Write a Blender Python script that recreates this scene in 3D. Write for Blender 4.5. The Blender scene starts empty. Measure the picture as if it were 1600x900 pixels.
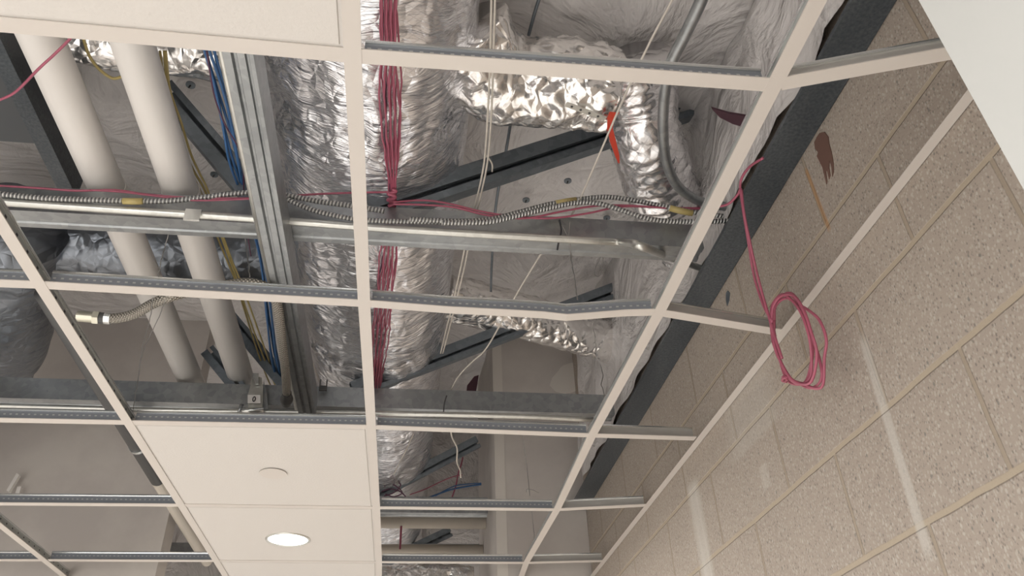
import bpy, math, random
from mathutils import Vector, Matrix, Euler, noise
random.seed(7)
SC = bpy.context.scene
COL = SC.collection
# ---------------------------------------------------------------- camera
CAM = Vector((0.7088, -0.704, 1.6192)); ROT = Euler((2.1817, 0.0342, -0.1291), 'XYZ'); FPX = 1208.0
cd = bpy.data.cameras.new('camera'); cam = bpy.data.objects.new('camera', cd); COL.objects.link(cam)
cam.location = CAM; cam.rotation_euler = ROT
cd.sensor_width = 36; cd.lens = FPX*36/1600; cd.clip_start = 0.02
SC.camera = cam
RM = ROT.to_matrix()
# ---------------------------------------------------------------- light and exposure
SC.view_settings.view_transform = 'Standard'; SC.view_settings.look = 'None'
SC.view_settings.gamma = 1; SC.view_settings.exposure = -0.04; SC.view_settings.use_curve_mapping = False
W = bpy.data.worlds.new('world'); SC.world = W; W.use_nodes = True
W.node_tree.nodes['Background'].inputs[0].default_value = (0.80, 0.88, 1.0, 1)
W.node_tree.nodes['Background'].inputs[1].default_value = 0.5
def area(name, loc, target, sx, sy, power, col):
    l = bpy.data.lights.new(name, 'AREA'); l.shape = 'RECTANGLE'; l.size = sx; l.size_y = sy
    l.energy = power; l.color = col
    o = bpy.data.objects.new(name, l); COL.objects.link(o); o.location = loc
    o.rotation_euler = (Vector(target)-Vector(loc)).to_track_quat('-Z', 'Y').to_euler()
    return o
area('fill_light_back', (-1.0, -3.9, 1.25), (0.2, 0.5, 2.2), 3.6, 1.9, 60, (1.0, 0.99, 0.98))  # added soft fill from behind the camera; the back wall has no window
area('fill_light_left', (-3.9, 0.2, 1.2), (0.5, 0.8, 2.3), 3.6, 1.8, 8, (0.93, 0.96, 1.0))  # weak cool fill added on the left, no opening modelled there
# unseen lamps added to brighten the space above the grid: they shine down and the pale floor throws the light back up
for lx, ly, pw in ((-1.0, -2.4, 34), (.7, -1.9, 52), (-.75, -.6, 46), (-1.6, .3, 16), (-1.6, 2.2, 14), (.31, 3.9, 60)):
    area('bounce_fill_lamp', (lx, ly, 2.44), (lx, ly, 0), .3, .3, pw, (1.0, .99, .985))

def ray(x, y): return RM @ Vector(((x-800)/FPX, -(y-450)/FPX, -1.0))
def pz(x, y, z): d = ray(x, y); return CAM + d*((z-CAM.z)/d.z)
def px(x, y, X): d = ray(x, y); return CAM + d*((X-CAM.x)/d.x)
def py(x, y, Y): d = ray(x, y); return CAM + d*((Y-CAM.y)/d.y)

# ---------------------------------------------------------------- materials
MATS = {}
def mat(name, col, rough=0.5, metal=0.0, bump=None, spec=0.5):
    """bump = list of (kind, scale, strength, distance)"""
    m = bpy.data.materials.new(name); m.use_nodes = True; nt = m.node_tree
    b = nt.nodes['Principled BSDF']
    b.inputs['Base Color'].default_value = (*col, 1); b.inputs['Roughness'].default_value = rough
    b.inputs['Metallic'].default_value = metal
    b.inputs['Specular IOR Level'].default_value = spec
    MATS[name] = m
    return m, nt, b
def N(nt, t, **kw):
    n = nt.nodes.new(t)
    for k, v in kw.items(): setattr(n, k, v)
    return n
def mth(nt, op, a, b=None, c=None, clamp=False):
    n = nt.nodes.new('ShaderNodeMath'); n.operation = op; n.use_clamp = clamp
    for i, v in enumerate((a, b, c)):
        if v is None: continue
        if isinstance(v, (int, float)): n.inputs[i].default_value = v
        else: nt.links.new(v, n.inputs[i])
    return n.outputs[0]
def mixc(nt, fac, a, b):
    n = nt.nodes.new('ShaderNodeMix'); n.data_type = 'RGBA'
    for s, v in ((n.inputs[0], fac), (n.inputs[6], a), (n.inputs[7], b)):
        if isinstance(v, (int, float)): s.default_value = v
        elif isinstance(v, tuple): s.default_value = (*v, 1)
        else: nt.links.new(v, s)
    return n.outputs[2]
def tex(nt, kind, scale, vec=None, **kw):
    n = nt.nodes.new(kind); n.inputs['Scale'].default_value = scale
    for k, v in kw.items():
        if k in n.inputs: n.inputs[k].default_value = v
        else: setattr(n, k, v)
    if vec is not None: nt.links.new(vec, n.inputs['Vector'])
    return n
def bumpn(nt, b, h, strength=0.5, dist=0.01, prev=None):
    n = nt.nodes.new('ShaderNodeBump'); n.inputs['Strength'].default_value = strength; n.inputs['Distance'].default_value = dist
    nt.links.new(h, n.inputs['Height'])
    if prev is not None: nt.links.new(prev, n.inputs['Normal'])
    nt.links.new(n.outputs[0], b.inputs['Normal'])
    return n.outputs[0]
def objco(nt): return nt.nodes.new('ShaderNodeTexCoord').outputs['Object']
def uvco(nt): return nt.nodes.new('ShaderNodeTexCoord').outputs['UV']
def sep(nt, v):
    n = nt.nodes.new('ShaderNodeSeparateXYZ'); nt.links.new(v, n.inputs[0]); return n.outputs
def scl(nt, v, s):
    n = nt.nodes.new('ShaderNodeMapping'); n.inputs['Scale'].default_value = s; nt.links.new(v, n.inputs[0]); return n.outputs[0]

mat('tee_white', (0.60, 0.555, 0.51), 0.42)
m, nt, b = mat('tile_white', (0.63, 0.60, 0.565), 0.85)
o = objco(nt); t = tex(nt, 'ShaderNodeTexNoise', 160, o, Detail=4.0); bumpn(nt, b, t.outputs[0], 0.35, 0.002)
v = tex(nt, 'ShaderNodeTexVoronoi', 70, o); mk = mth(nt, 'LESS_THAN', v.outputs[0], 0.09)
nt.links.new(mixc(nt, mth(nt, 'MULTIPLY', mk, 0.25), (0.63, 0.60, 0.565), (0.50, 0.47, 0.44)), b.inputs['Base Color'])
mat('paint_white', (0.42, 0.42, 0.40), 0.5)
nt = MATS['paint_white'].node_tree; t = tex(nt, 'ShaderNodeTexNoise', 2.2, scl(nt, objco(nt), (1, 1, .35)), Detail=2.0)
bumpn(nt, nt.nodes['Principled BSDF'], t.outputs[0], 0.25, 0.05)
# galvanised tee web, with the punched slots of the section
def web_mat(name, slot, period, w0, w1, v0, v1, base=(0.21, 0.225, 0.25)):
    m, nt, b = mat(name, base, 0.38, 0.45)
    s = sep(nt, uvco(nt)); fr = mth(nt, 'FRACT', mth(nt, 'DIVIDE', s[0], period))
    a = mth(nt, 'MULTIPLY', mth(nt, 'GREATER_THAN', fr, w0), mth(nt, 'LESS_THAN', fr, w1))
    c = mth(nt, 'MULTIPLY', mth(nt, 'GREATER_THAN', s[1], v0), mth(nt, 'LESS_THAN', s[1], v1))
    k = mth(nt, 'MULTIPLY', a, c)
    t = tex(nt, 'ShaderNodeTexNoise', 9, scl(nt, uvco(nt), (1, 6, 1)), Detail=3.0)
    base2 = tuple(x*1.5 for x in base)
    nt.links.new(mixc(nt, k, mixc(nt, t.outputs[0], base, base2), slot), b.inputs['Base Color'])
web_mat('cross_web', (0.50, 0.51, 0.51), 0.0145, 0.25, 0.62, 0.016, 0.0195)  # pale slot colour paints in the light coming through the punched slots
web_mat('main_web', (0.02, 0.02, 0.025), 0.05, 0.4, 0.56, 0.0165, 0.022, (0.30, 0.31, 0.30))
web_mat('wall_bay_web', (0.30, 0.29, 0.27), 0.9, 0.4, 0.41, 0.016, 0.018, (0.36, 0.35, 0.33))
mat('bright_steel', (0.72, 0.74, 0.73), 0.22, 0.9)
def galv(name, c0, c1, rough, metal):
    m, nt, b = mat(name, c0, rough, metal)
    o = objco(nt); v = tex(nt, 'ShaderNodeTexVoronoi', 55, o); t = tex(nt, 'ShaderNodeTexNoise', 14, o, Detail=5.0)
    f = mth(nt, 'ADD', mth(nt, 'MULTIPLY', sep(nt, v.outputs[1])[0], .5), mth(nt, 'MULTIPLY', t.outputs[0], .5))
    nt.links.new(mixc(nt, f, c0, c1), b.inputs['Base Color'])
    nt.links.new(mth(nt, 'ADD', mth(nt, 'MULTIPLY', t.outputs[0], .25), rough-.1), b.inputs['Roughness'])
galv('galvanised', (0.27, 0.285, 0.295), (0.42, 0.435, 0.44), 0.36, 0.8)
galv('galvanised_dark', (0.15, 0.175, 0.20), (0.25, 0.28, 0.31), 0.42, 0.7)
galv('conduit_steel', (0.55, 0.55, 0.52), (0.70, 0.70, 0.66), 0.3, 0.85)
m, nt, b = mat('beam_steel', (0.055, 0.068, 0.082), 0.42, 0.35)
o = objco(nt); t = tex(nt, 'ShaderNodeTexNoise', 5, scl(nt, o, (1.6, .5, 1.6)), Detail=6.0, Distortion=.6); t2 = tex(nt, 'ShaderNodeTexNoise', 150, o, Detail=2.0)
f = mth(nt, 'MULTIPLY', t.outputs[0], t2.outputs[0])
r = N(nt, 'ShaderNodeValToRGB'); nt.links.new(f, r.inputs[0])
r.color_ramp.elements[0].position = .12; r.color_ramp.elements[0].color = (0.050, 0.060, 0.070, 1)
r.color_ramp.elements[1].position = .42; r.color_ramp.elements[1].color = (0.125, 0.138, 0.148, 1)
nt.links.new(r.outputs[0], b.inputs['Base Color']); bumpn(nt, b, t2.outputs[0], .2, .002)
mat('pvc', (0.76, 0.73, 0.695), 0.42)
mat('beige_pipe', (0.55, 0.50, 0.43), 0.6)
mat('iron_pipe', (0.09, 0.09, 0.09), 0.5, 0.3)
def cable(name, c, rough=0.4):
    m, nt, b = mat(name, c, rough)
    t = tex(nt, 'ShaderNodeTexNoise', 30, objco(nt), Detail=2.0)
    nt.links.new(mixc(nt, t.outputs[0], tuple(x*.75 for x in c), tuple(min(1, x*1.2) for x in c)), b.inputs['Base Color'])
cable('pink', (0.40, 0.10, 0.155)); cable('blue', (0.045, 0.13, 0.30)); cable('yellow', (0.50, 0.40, 0.16))
cable('cream', (0.60, 0.56, 0.50), .6); cable('black', (0.02, 0.02, 0.025)); cable('purple', (0.10, 0.035, 0.07))
mat('wire', (0.32, 0.31, 0.30), 0.4, 0.7)
def ribbed(name, c0, c1, period, angle):
    m, nt, b = mat(name, c0, .33, .7)
    s = sep(nt, uvco(nt)); w = mth(nt, 'SINE', mth(nt, 'MULTIPLY', mth(nt, 'ADD', s[0], mth(nt, 'MULTIPLY', s[1], angle)), 2*math.pi/period))
    w = mth(nt, 'ADD', mth(nt, 'MULTIPLY', w, .5), .5)
    if name == 'braid':
        w2 = mth(nt, 'SINE', mth(nt, 'MULTIPLY', mth(nt, 'SUBTRACT', s[0], mth(nt, 'MULTIPLY', s[1], angle)), 2*math.pi/period))
        w = mth(nt, 'MULTIPLY', w, mth(nt, 'ADD', mth(nt, 'MULTIPLY', w2, .5), .5))
    nt.links.new(mixc(nt, w, c0, c1), b.inputs['Base Color']); bumpn(nt, b, w, .8, .003)
ribbed('armoured', (0.16, 0.16, 0.165), (0.72, 0.72, 0.70), 0.0085, .15)
ribbed('braid', (0.25, 0.23, 0.20), (0.72, 0.68, 0.60), 0.009, 1.0)
mat('brass', (0.62, 0.60, 0.50), 0.3, 0.8)
mat('red_tape', (0.60, 0.06, 0.03), 0.45)
cable('maroon', (0.07, 0.028, 0.04), .8)
m, nt, b = mat('glow', (1, 1, 1), .5); b.inputs['Emission Color'].default_value = (1, .97, .92, 1); b.inputs['Emission Strength'].default_value = 9

# foil facing: crumpled aluminium with a reinforcing scrim of thin diamonds
def foil(name, c, rough, crumple, scrim, lines=False):
    m, nt, b = mat(name, c, rough, .93)
    o = objco(nt); uv = uvco(nt); s = sep(nt, uv)
    wob = tex(nt, 'ShaderNodeTexNoise', 5, o, Detail=2.0)
    n1 = tex(nt, 'ShaderNodeTexVoronoi', 26, None, feature='DISTANCE_TO_EDGE')
    mp = N(nt, 'ShaderNodeMix', data_type='VECTOR'); mp.inputs[0].default_value = .12
    nt.links.new(o, mp.inputs[4]); nt.links.new(wob.outputs[1], mp.inputs[5]); nt.links.new(mp.outputs[1], n1.inputs['Vector'])
    n2 = tex(nt, 'ShaderNodeTexNoise', 22, o, Detail=7.0, Roughness=.62); n2.noise_type = 'RIDGED_MULTIFRACTAL' if hasattr(n2, 'noise_type') else n2.noise_type
    q1 = bumpn(nt, b, n1.outputs[0], crumple*.5, .035)
    q2 = bumpn(nt, b, n2.outputs[0], crumple, .006, q1)
    if lines:   # fine puckers running round the duct
        ln = tex(nt, 'ShaderNodeTexNoise', 1.0, scl(nt, mp.outputs[1], (5, 75, 5)), Detail=4.0, Roughness=.6)
        q2 = bumpn(nt, b, ln.outputs[0], .75, .010, q2)
    dg = None
    for sg in (1, -1):
        a = mth(nt, 'FRACT', mth(nt, 'DIVIDE', mth(nt, 'ADD', s[0], mth(nt, 'MULTIPLY', s[1], sg*.7)), .022))
        a = mth(nt, 'LESS_THAN', a, .11); dg = a if dg is None else mth(nt, 'MAXIMUM', dg, a)
    bumpn(nt, b, dg, .5*scrim, .0015, q2)
    nt.links.new(mixc(nt, mth(nt, 'MULTIPLY', dg, .35*scrim), c, (c[0]*.55, c[1]*.55, c[2]*.55)), b.inputs['Base Color'])
foil('foil', (0.88, 0.87, 0.88), .24, .40, 1.0)
foil('foil_bright', (0.92, 0.90, 0.88), .22, .55, .3)
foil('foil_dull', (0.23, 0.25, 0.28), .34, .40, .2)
foil('foil_main', (0.92, 0.93, 0.97), .20, .38, 1.0, True)

# roof insulation facing: grey plastic film
m, nt, b = mat('film', (0.20, 0.19, 0.185), .36, .0)
o = objco(nt); t = tex(nt, 'ShaderNodeTexNoise', 3.0, o, Detail=5.0, Roughness=.55, Distortion=1.2)
t3 = tex(nt, 'ShaderNodeTexNoise', 14.0, scl(nt, o, (1, .45, 1)), Detail=4.0, Distortion=.8)
q = bumpn(nt, b, t.outputs[0], .8, .10); bumpn(nt, b, t3.outputs[0], .5, .02, q)
nt.links.new(mixc(nt, t.outputs[0], (0.59, 0.565, 0.555), (0.70, 0.67, 0.655)), b.inputs['Base Color'])
m, nt, b = mat('drywall', (0.33, 0.315, 0.285), .9)
t = tex(nt, 'ShaderNodeTexNoise', 2.2, objco(nt), Detail=5.0, Roughness=.6)
r = N(nt, 'ShaderNodeValToRGB'); nt.links.new(t.outputs[0], r.inputs[0])
r.color_ramp.elements[0].position = .42; r.color_ramp.elements[0].color = (0.50, 0.46, 0.43, 1)
r.color_ramp.elements[1].position = .62; r.color_ramp.elements[1].color = (0.58, 0.54, 0.50, 1)
nt.links.new(r.outputs[0], b.inputs['Base Color'])
mat('joint_compound', (0.64, 0.60, 0.55), .9)
mat('floor_mat', (0.86, 0.84, 0.81), .7)
mat('room_wall', (0.82, 0.80, 0.77), .8)
mat('board', (0.10, 0.105, 0.11), .8)

# ground-face concrete block: 406 x 203 mm, running bond, tan mortar
m, nt, b = mat('block', (0.3, 0.25, 0.2), .82)
o = objco(nt); s = sep(nt, o); Y, Z = s[1], s[2]
wb = tex(nt, 'ShaderNodeTexNoise', 8, o, Detail=3.0)
wobble = mth(nt, 'MULTIPLY', mth(nt, 'SUBTRACT', wb.outputs[0], .5), .006)
zc = mth(nt, 'DIVIDE', mth(nt, 'ADD', mth(nt, 'SUBTRACT', Z, 2.2-20*.203), wobble), .203)
row = mth(nt, 'FLOOR', zc); fz = mth(nt, 'SUBTRACT', zc, row)
dz = mth(nt, 'MULTIPLY', mth(nt, 'MINIMUM', fz, mth(nt, 'SUBTRACT', 1.0, fz)), .203)
odd = mth(nt, 'MODULO', row, 2.0)
yc = mth(nt, 'DIVIDE', mth(nt, 'ADD', mth(nt, 'SUBTRACT', mth(nt, 'ADD', Y, 40*.406-.014), mth(nt, 'MULTIPLY', odd, .2)), wobble), .406)
fy = mth(nt, 'FRACT', yc); blk = mth(nt, 'FLOOR', yc)
dy = mth(nt, 'MULTIPLY', mth(nt, 'MINIMUM', fy, mth(nt, 'SUBTRACT', 1.0, fy)), .406)
def ss(x, a, c):   # falling smooth step: 1 below a, 0 above c
    n = N(nt, 'ShaderNodeMapRange', interpolation_type='SMOOTHSTEP'); nt.links.new(x, n.inputs[0])
    n.inputs[1].default_value = a; n.inputs[2].default_value = c; n.inputs[3].default_value = 1; n.inputs[4].default_value = 0
    return n.outputs[0]
mz, my = ss(dz, .0040, .0068), ss(dy, .0032, .0056)
mort = mth(nt, 'MAXIMUM', mz, my)
cv = N(nt, 'ShaderNodeCombineXYZ'); nt.links.new(row, cv.inputs[0]); nt.links.new(blk, cv.inputs[1])
wn = N(nt, 'ShaderNodeTexWhiteNoise'); nt.links.new(cv.outputs[0], wn.inputs[0])
base = mixc(nt, wn.outputs[0], (0.345, 0.285, 0.235), (0.43, 0.365, 0.305))
cl = tex(nt, 'ShaderNodeTexNoise', 3, o, Detail=5.0); base = mixc(nt, cl.outputs[0], base, (0.47, 0.40, 0.33))
fn = tex(nt, 'ShaderNodeTexNoise', 220, o, Detail=3.0)
base = mixc(nt, mth(nt, 'MULTIPLY', fn.outputs[0], .45), base, (0.25, 0.205, 0.17))
for sc_, thr, sel, colr in ((130, .30, .66, (0.10, 0.09, 0.08)), (170, .42, .55, (0.50, 0.45, 0.39)), (210, .42, .55, (0.17, 0.14, 0.115)), (60, .20, .90, (0.11, 0.12, 0.11)), (80, .24, .84, (0.55, 0.51, 0.45))):
    v = tex(nt, 'ShaderNodeTexVoronoi', sc_, scl(nt, o, (1, 1.25, .8))); rnd = sep(nt, v.outputs[1])[0]
    k = mth(nt, 'MULTIPLY', ss(v.outputs[0], thr*.7, thr*1.3), mth(nt, 'GREATER_THAN', rnd, sel))
    base = mixc(nt, mth(nt, 'MULTIPLY', k, .6), base, colr)
# mortar: warm tan in the bed joints, browner in the head joints
mcol = mixc(nt, mz, (0.34, 0.275, 0.205), (0.455, 0.375, 0.275))
mcol = mixc(nt, mth(nt, 'MULTIPLY', fn.outputs[0], .3), mcol, (0.33, 0.26, 0.18))
base = mixc(nt, mth(nt, 'MULTIPLY', mort, .92), base, mcol)
# chalky smears and drips, a rust run: wear with a shape of its own
def streak(y0, w, z0, z1, slope, colr, amt, nz=30, base=None):
    wv = tex(nt, 'ShaderNodeTexNoise', nz, scl(nt, o, (1, 1.6, .12)), Detail=3.0)
    yy = mth(nt, 'SUBTRACT', mth(nt, 'SUBTRACT', Y, y0), mth(nt, 'MULTIPLY', mth(nt, 'SUBTRACT', Z, (z0+z1)/2), slope))
    a = ss(mth(nt, 'ABSOLUTE', yy), w*.35, w)
    c = ss(mth(nt, 'ABSOLUTE', mth(nt, 'SUBTRACT', Z, (z0+z1)/2)), abs(z1-z0)*.42, abs(z1-z0)*.52)
    k = mth(nt, 'MULTIPLY', mth(nt, 'MULTIPLY', a, c), mth(nt, 'ADD', wv.outputs[0], .25), clamp=True)
    return mixc(nt, mth(nt, 'MULTIPLY', k, amt), base, colr)
chalk = (0.58, 0.55, 0.50)
q0 = px(1345, 520, 1.535); q1 = px(1455, 880, 1.535)
base = streak((q0.y+q1.y)/2, .017, q1.z, q0.z, (q0.y-q1.y)/(q0.z-q1.z), chalk, .85, 40, base)
q0 = px(1085, 745, 1.535); q1 = px(1100, 900, 1.535)
base = streak((q0.y+q1.y)/2, .06, q1.z-.05, q0.z, 0.0, chalk, .9, 30, base)
q0 = px(1195, 745, 1.535); base = streak(q0.y, .03, q0.z-.03, q0.z+.03, 0, chalk, .45, 60, base)
q0 = px(1160, 600, 1.535); base = streak(q0.y, .20, q0.z-.16, q0.z+.0, 0, chalk, .38, 110, base)
q0 = px(1258, 262, 1.535); q1 = px(1297, 362, 1.535)
base = streak((q0.y+q1.y)/2, .008, q1.z, q0.z, (q0.y-q1.y)/(q0.z-q1.z), (0.46, 0.23, 0.07), 1.0, 30, base)
base = mixc(nt, 1.0, base, base)
base = mixc(nt, .15, base, (0.26, 0.25, 0.24))
nt.links.new(base, b.inputs['Base Color'])
hgt = mth(nt, 'SUBTRACT', mth(nt, 'MULTIPLY', fn.outputs[0], .12), mth(nt, 'MULTIPLY', mort, .8))
bumpn(nt, b, hgt, .6, .006)

# ---------------------------------------------------------------- mesh helpers
def obj(name, verts, faces, m, parent=None, uvs=None, smooth=False):
    me = bpy.data.meshes.new(name); me.from_pydata([tuple(v) for v in verts], [], faces)
    me.materials.append(MATS[m])
    if uvs:
        l = me.uv_layers.new(name='UVMap'); i = 0
        for f in me.polygons:
            for k, li in enumerate(f.loop_indices): l.data[li].uv = uvs[f.index][k]
    if smooth:
        for f in me.polygons: f.use_smooth = True
    me.validate()
    o = bpy.data.objects.new(name, me); COL.objects.link(o)
    if parent: o.parent = parent; o.matrix_parent_inverse = Matrix.Translation(-Vector(parent.location))
    return o
def root(name, loc, label, cat, group=None):
    o = bpy.data.objects.new(name, None); COL.objects.link(o); o.location = loc; o.empty_display_size = .05
    return tag(o, label, cat, group)
def tag(o, label, cat, group=None):
    o['label'] = label; o['category'] = cat
    if group: o['group'] = group
    return o
def struct(o): o['kind'] = 'structure'; return o
def box(name, a, c, m, parent=None):
    x0, y0, z0 = a; x1, y1, z1 = c
    v = [(x0,y0,z0),(x1,y0,z0),(x1,y1,z0),(x0,y1,z0),(x0,y0,z1),(x1,y0,z1),(x1,y1,z1),(x0,y1,z1)]
    return obj(name, v, [(0,3,2,1),(4,5,6,7),(0,1,5,4),(1,2,6,5),(2,3,7,6),(3,0,4,7)], m, parent)
def catmull(P, n=6):
    P = [Vector(p) for p in P]
    if len(P) < 3: return P
    out = []
    Q = [P[0]*2-P[1]] + P + [P[-1]*2-P[-2]]
    for i in range(1, len(Q)-2):
        a, b_, c, d = Q[i-1], Q[i], Q[i+1], Q[i+2]
        for k in range(n):
            t = k/n
            out.append(.5*((2*b_)+(c-a)*t+(2*a-5*b_+4*c-d)*t*t+(3*b_-a-3*c+d)*t**3))
    out.append(P[-1]); return out
def resample(P, step):
    out = [P[0].copy()]; acc = 0
    for a, b_ in zip(P, P[1:]):
        L = (b_-a).length
        if L < 1e-9: continue
        t = step-acc
        while t <= L:
            out.append(a.lerp(b_, t/L)); t += step
        acc = L-(t-step)
    if (out[-1]-P[-1]).length > step*.3: out.append(P[-1].copy())
    return out
def tube(name, path, r, m, parent=None, seg=10, cap=True, rad=None, disp=None, smooth=True, sq=None):
    """round tube along a path with a rotation-minimising frame; rad(t) scales, disp(p,n,u,v) moves, sq=(a,b) makes it oval"""
    P = [Vector(p) for p in path]; n = len(P)
    T = [(P[min(i+1, n-1)]-P[max(i-1, 0)]).normalized() for i in range(n)]
    up = Vector((0, 0, 1)) if abs(T[0].z) < .9 else Vector((1, 0, 0))
    u = (up-T[0]*up.dot(T[0])).normalized()
    V = []; S = 0; ss_ = []
    for i in range(n):
        if i: S += (P[i]-P[i-1]).length; u = (u-T[i]*u.dot(T[i])).normalized()
        ss_.append(S); w = T[i].cross(u)
        rr = r*(rad(S) if rad else 1)
        for k in range(seg):
            a = 2*math.pi*k/seg; ca, sa = math.cos(a), math.sin(a)
            if sq: d = u*(ca*sq[1]) + w*(sa*sq[0])
            else: d = u*ca+w*sa
            p = P[i]+d*rr
            if disp: p = p + (u*ca+w*sa)*disp(p, S, a*r)
            V.append(p)
    F = []; UV = []
    for i in range(n-1):
        for k in range(seg):
            k2 = (k+1) % seg
            F.append((i*seg+k, i*seg+k2, (i+1)*seg+k2, (i+1)*seg+k))
            v0, v1 = k*2*math.pi*r/seg, (k+1)*2*math.pi*r/seg
            UV.append(((ss_[i], v0), (ss_[i], v1), (ss_[i+1], v1), (ss_[i+1], v0)))
    if cap:
        F.append(tuple(reversed(range(seg)))); UV.append([(0, 0)]*seg)
        F.append(tuple(range((n-1)*seg, n*seg))); UV.append([(0, 0)]*seg)
    return obj(name, V, F, m, parent, UV, smooth)
def merge_tubes(name, paths, r, m, parent=None, seg=6):
    V = []; F = []
    for path in paths:
        P = [Vector(p) for p in path]; n = len(P); b0 = len(V)
        T = [(P[min(i+1, n-1)]-P[max(i-1, 0)]).normalized() for i in range(n)]
        up = Vector((0, 0, 1)) if abs(T[0].z) < .9 else Vector((1, 0, 0)); u = (up-T[0]*up.dot(T[0])).normalized()
        for i in range(n):
            u = (u-T[i]*u.dot(T[i])).normalized(); w = T[i].cross(u)
            for k in range(seg): a = 2*math.pi*k/seg; V.append(P[i]+(u*math.cos(a)+w*math.sin(a))*r)
        for i in range(n-1):
            for k in range(seg):
                k2 = (k+1) % seg; F.append((b0+i*seg+k, b0+i*seg+k2, b0+(i+1)*seg+k2, b0+(i+1)*seg+k))
    return obj(name, V, F, m, parent, smooth=True)
def sheet_outline(pts, t):
    """open 2-D polyline -> closed outline of thickness t"""
    P = [Vector(p) for p in pts]; L = []; R_ = []
    for i, p in enumerate(P):
        d0 = (P[i]-P[i-1]).normalized() if i else (P[1]-P[0]).normalized()
        d1 = (P[i+1]-P[i]).normalized() if i < len(P)-1 else d0
        n0 = Vector((-d0.y, d0.x)); n1 = Vector((-d1.y, d1.x)); n_ = (n0+n1).normalized()
        k = t/2/max(.4, n_.dot(n1))
        L.append(p+n_*k); R_.append(p-n_*k)
    return L+R_[::-1]
def extrude(name, outline, path, side, m, parent=None, up=None, n_caps=True):
    """outline in (s, h): s along `side` vector, h along up; swept over path points. Caps as a strip when built from sheet_outline"""
    V = []; F = []; UV = []; k = len(outline); S = 0
    path = [Vector(p) for p in path]
    for i, p in enumerate(path):
        d = (path[min(i+1, len(path)-1)]-path[max(i-1, 0)]).normalized()
        h = Vector(up) if up is not None else Vector((0, 0, 1))
        s = Vector(side) if side is not None else d.cross(h).normalized()
        for q in outline: V.append(p+s*q[0]+h*q[1])
    for i in range(len(path)-1):
        L = (path[i+1]-path[i]).length
        for j in range(k):
            j2 = (j+1) % k
            F.append((i*k+j, i*k+j2, (i+1)*k+j2, (i+1)*k+j))
            h0, h1 = outline[j][1], outline[j2][1]
            UV.append(((S, h0), (S, h1), (S+L, h1), (S+L, h0)))
        S += L
    half = k//2
    for base in (0, (len(path)-1)*k):
        for j in range(half-1):
            F.append((base+j, base+j+1, base+k-2-j, base+k-1-j)); UV.append([(0, 0)]*4)
    return obj(name, V, F, m, parent, UV)
def ang_cyl(name, c, r, h, m, parent=None, seg=32, r2=None, axis=(0, 0, 1)):
    a = Vector(axis).normalized()
    return tube(name, [Vector(c), Vector(c)+a*h], r, m, parent, seg=seg, smooth=False)

ZC = 2.5; XW = 1.535; YF = 2.70
def deck_z(x, y): return 3.40 + .185*(y-.8)

# ---------------------------------------------------------------- setting
struct(box('floor', (-4.1, -4.1, -.1), (1.75, 6.1, 0), 'floor_mat'))
struct(obj('wall_right', [(XW,-4,0),(XW,6,0),(XW,6,4.6),(XW,-4,4.6),(XW+.19,-4,0),(XW+.19,6,0),(XW+.19,6,4.6),(XW+.19,-4,4.6)],
           [(0,1,2,3),(5,4,7,6),(0,3,7,4),(1,5,6,2),(3,2,6,7),(0,4,5,1)], 'block'))
box('wall_back', (-4, -4.1, 0), (1.535, -4.0, 4.0), 'room_wall')
box('wall_left', (-4.1, -4, 0), (-4.0, 6, 4.6), 'room_wall')
box('wall_front', (-4, 6.0, 0), (1.535, 6.1, 4.6), 'room_wall')
for n in ('wall_back', 'wall_left', 'wall_front'): struct(bpy.data.objects[n])
# plenum partition beyond the third row, with an opening for the ducts
struct(box('wall_partition_right', (1.12, YF, .001), (XW-.001, 3.5, 3.95), 'drywall'))
struct(box('wall_partition_left', (-3.99, YF, .001), (-.283, YF+.13, 3.95), 'drywall'))
struct(box('wall_plenum_far', (-3.99, 4.55, 2.56), (XW-.001, 4.65, 4.2), 'film'))
# white door leaf standing open beside the camera
e0, e1 = Vector((1.0435, -.4225, 0)), Vector((1.13, -1.15, 0)); dd_ = Vector((.040, .005, 0))
struct(obj('door_1', [e0+Vector((0,0,.01)), e1+Vector((0,0,.01)), e1+dd_+Vector((0,0,.01)), e0+dd_+Vector((0,0,.01)), e0+Vector((0,0,2.13)), e1+Vector((0,0,2.13)), e1+dd_+Vector((0,0,2.13)), e0+dd_+Vector((0,0,2.13))],
    [(0,3,2,1),(4,5,6,7),(0,1,5,4),(1,2,6,5),(2,3,7,6),(3,0,4,7)], 'paint_white'))
# closed ceiling of the rest of the room, outside the open bays
struct(box('ceiling_tiled_back', (-3.99, -3.99, 2.505), (XW-.004, -1.25, 2.53), 'tile_white'))
struct(box('ceiling_tiled_left', (-3.99, -1.249, 2.505), (-1.26, YF-.002, 2.53), 'tile_white'))
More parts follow.
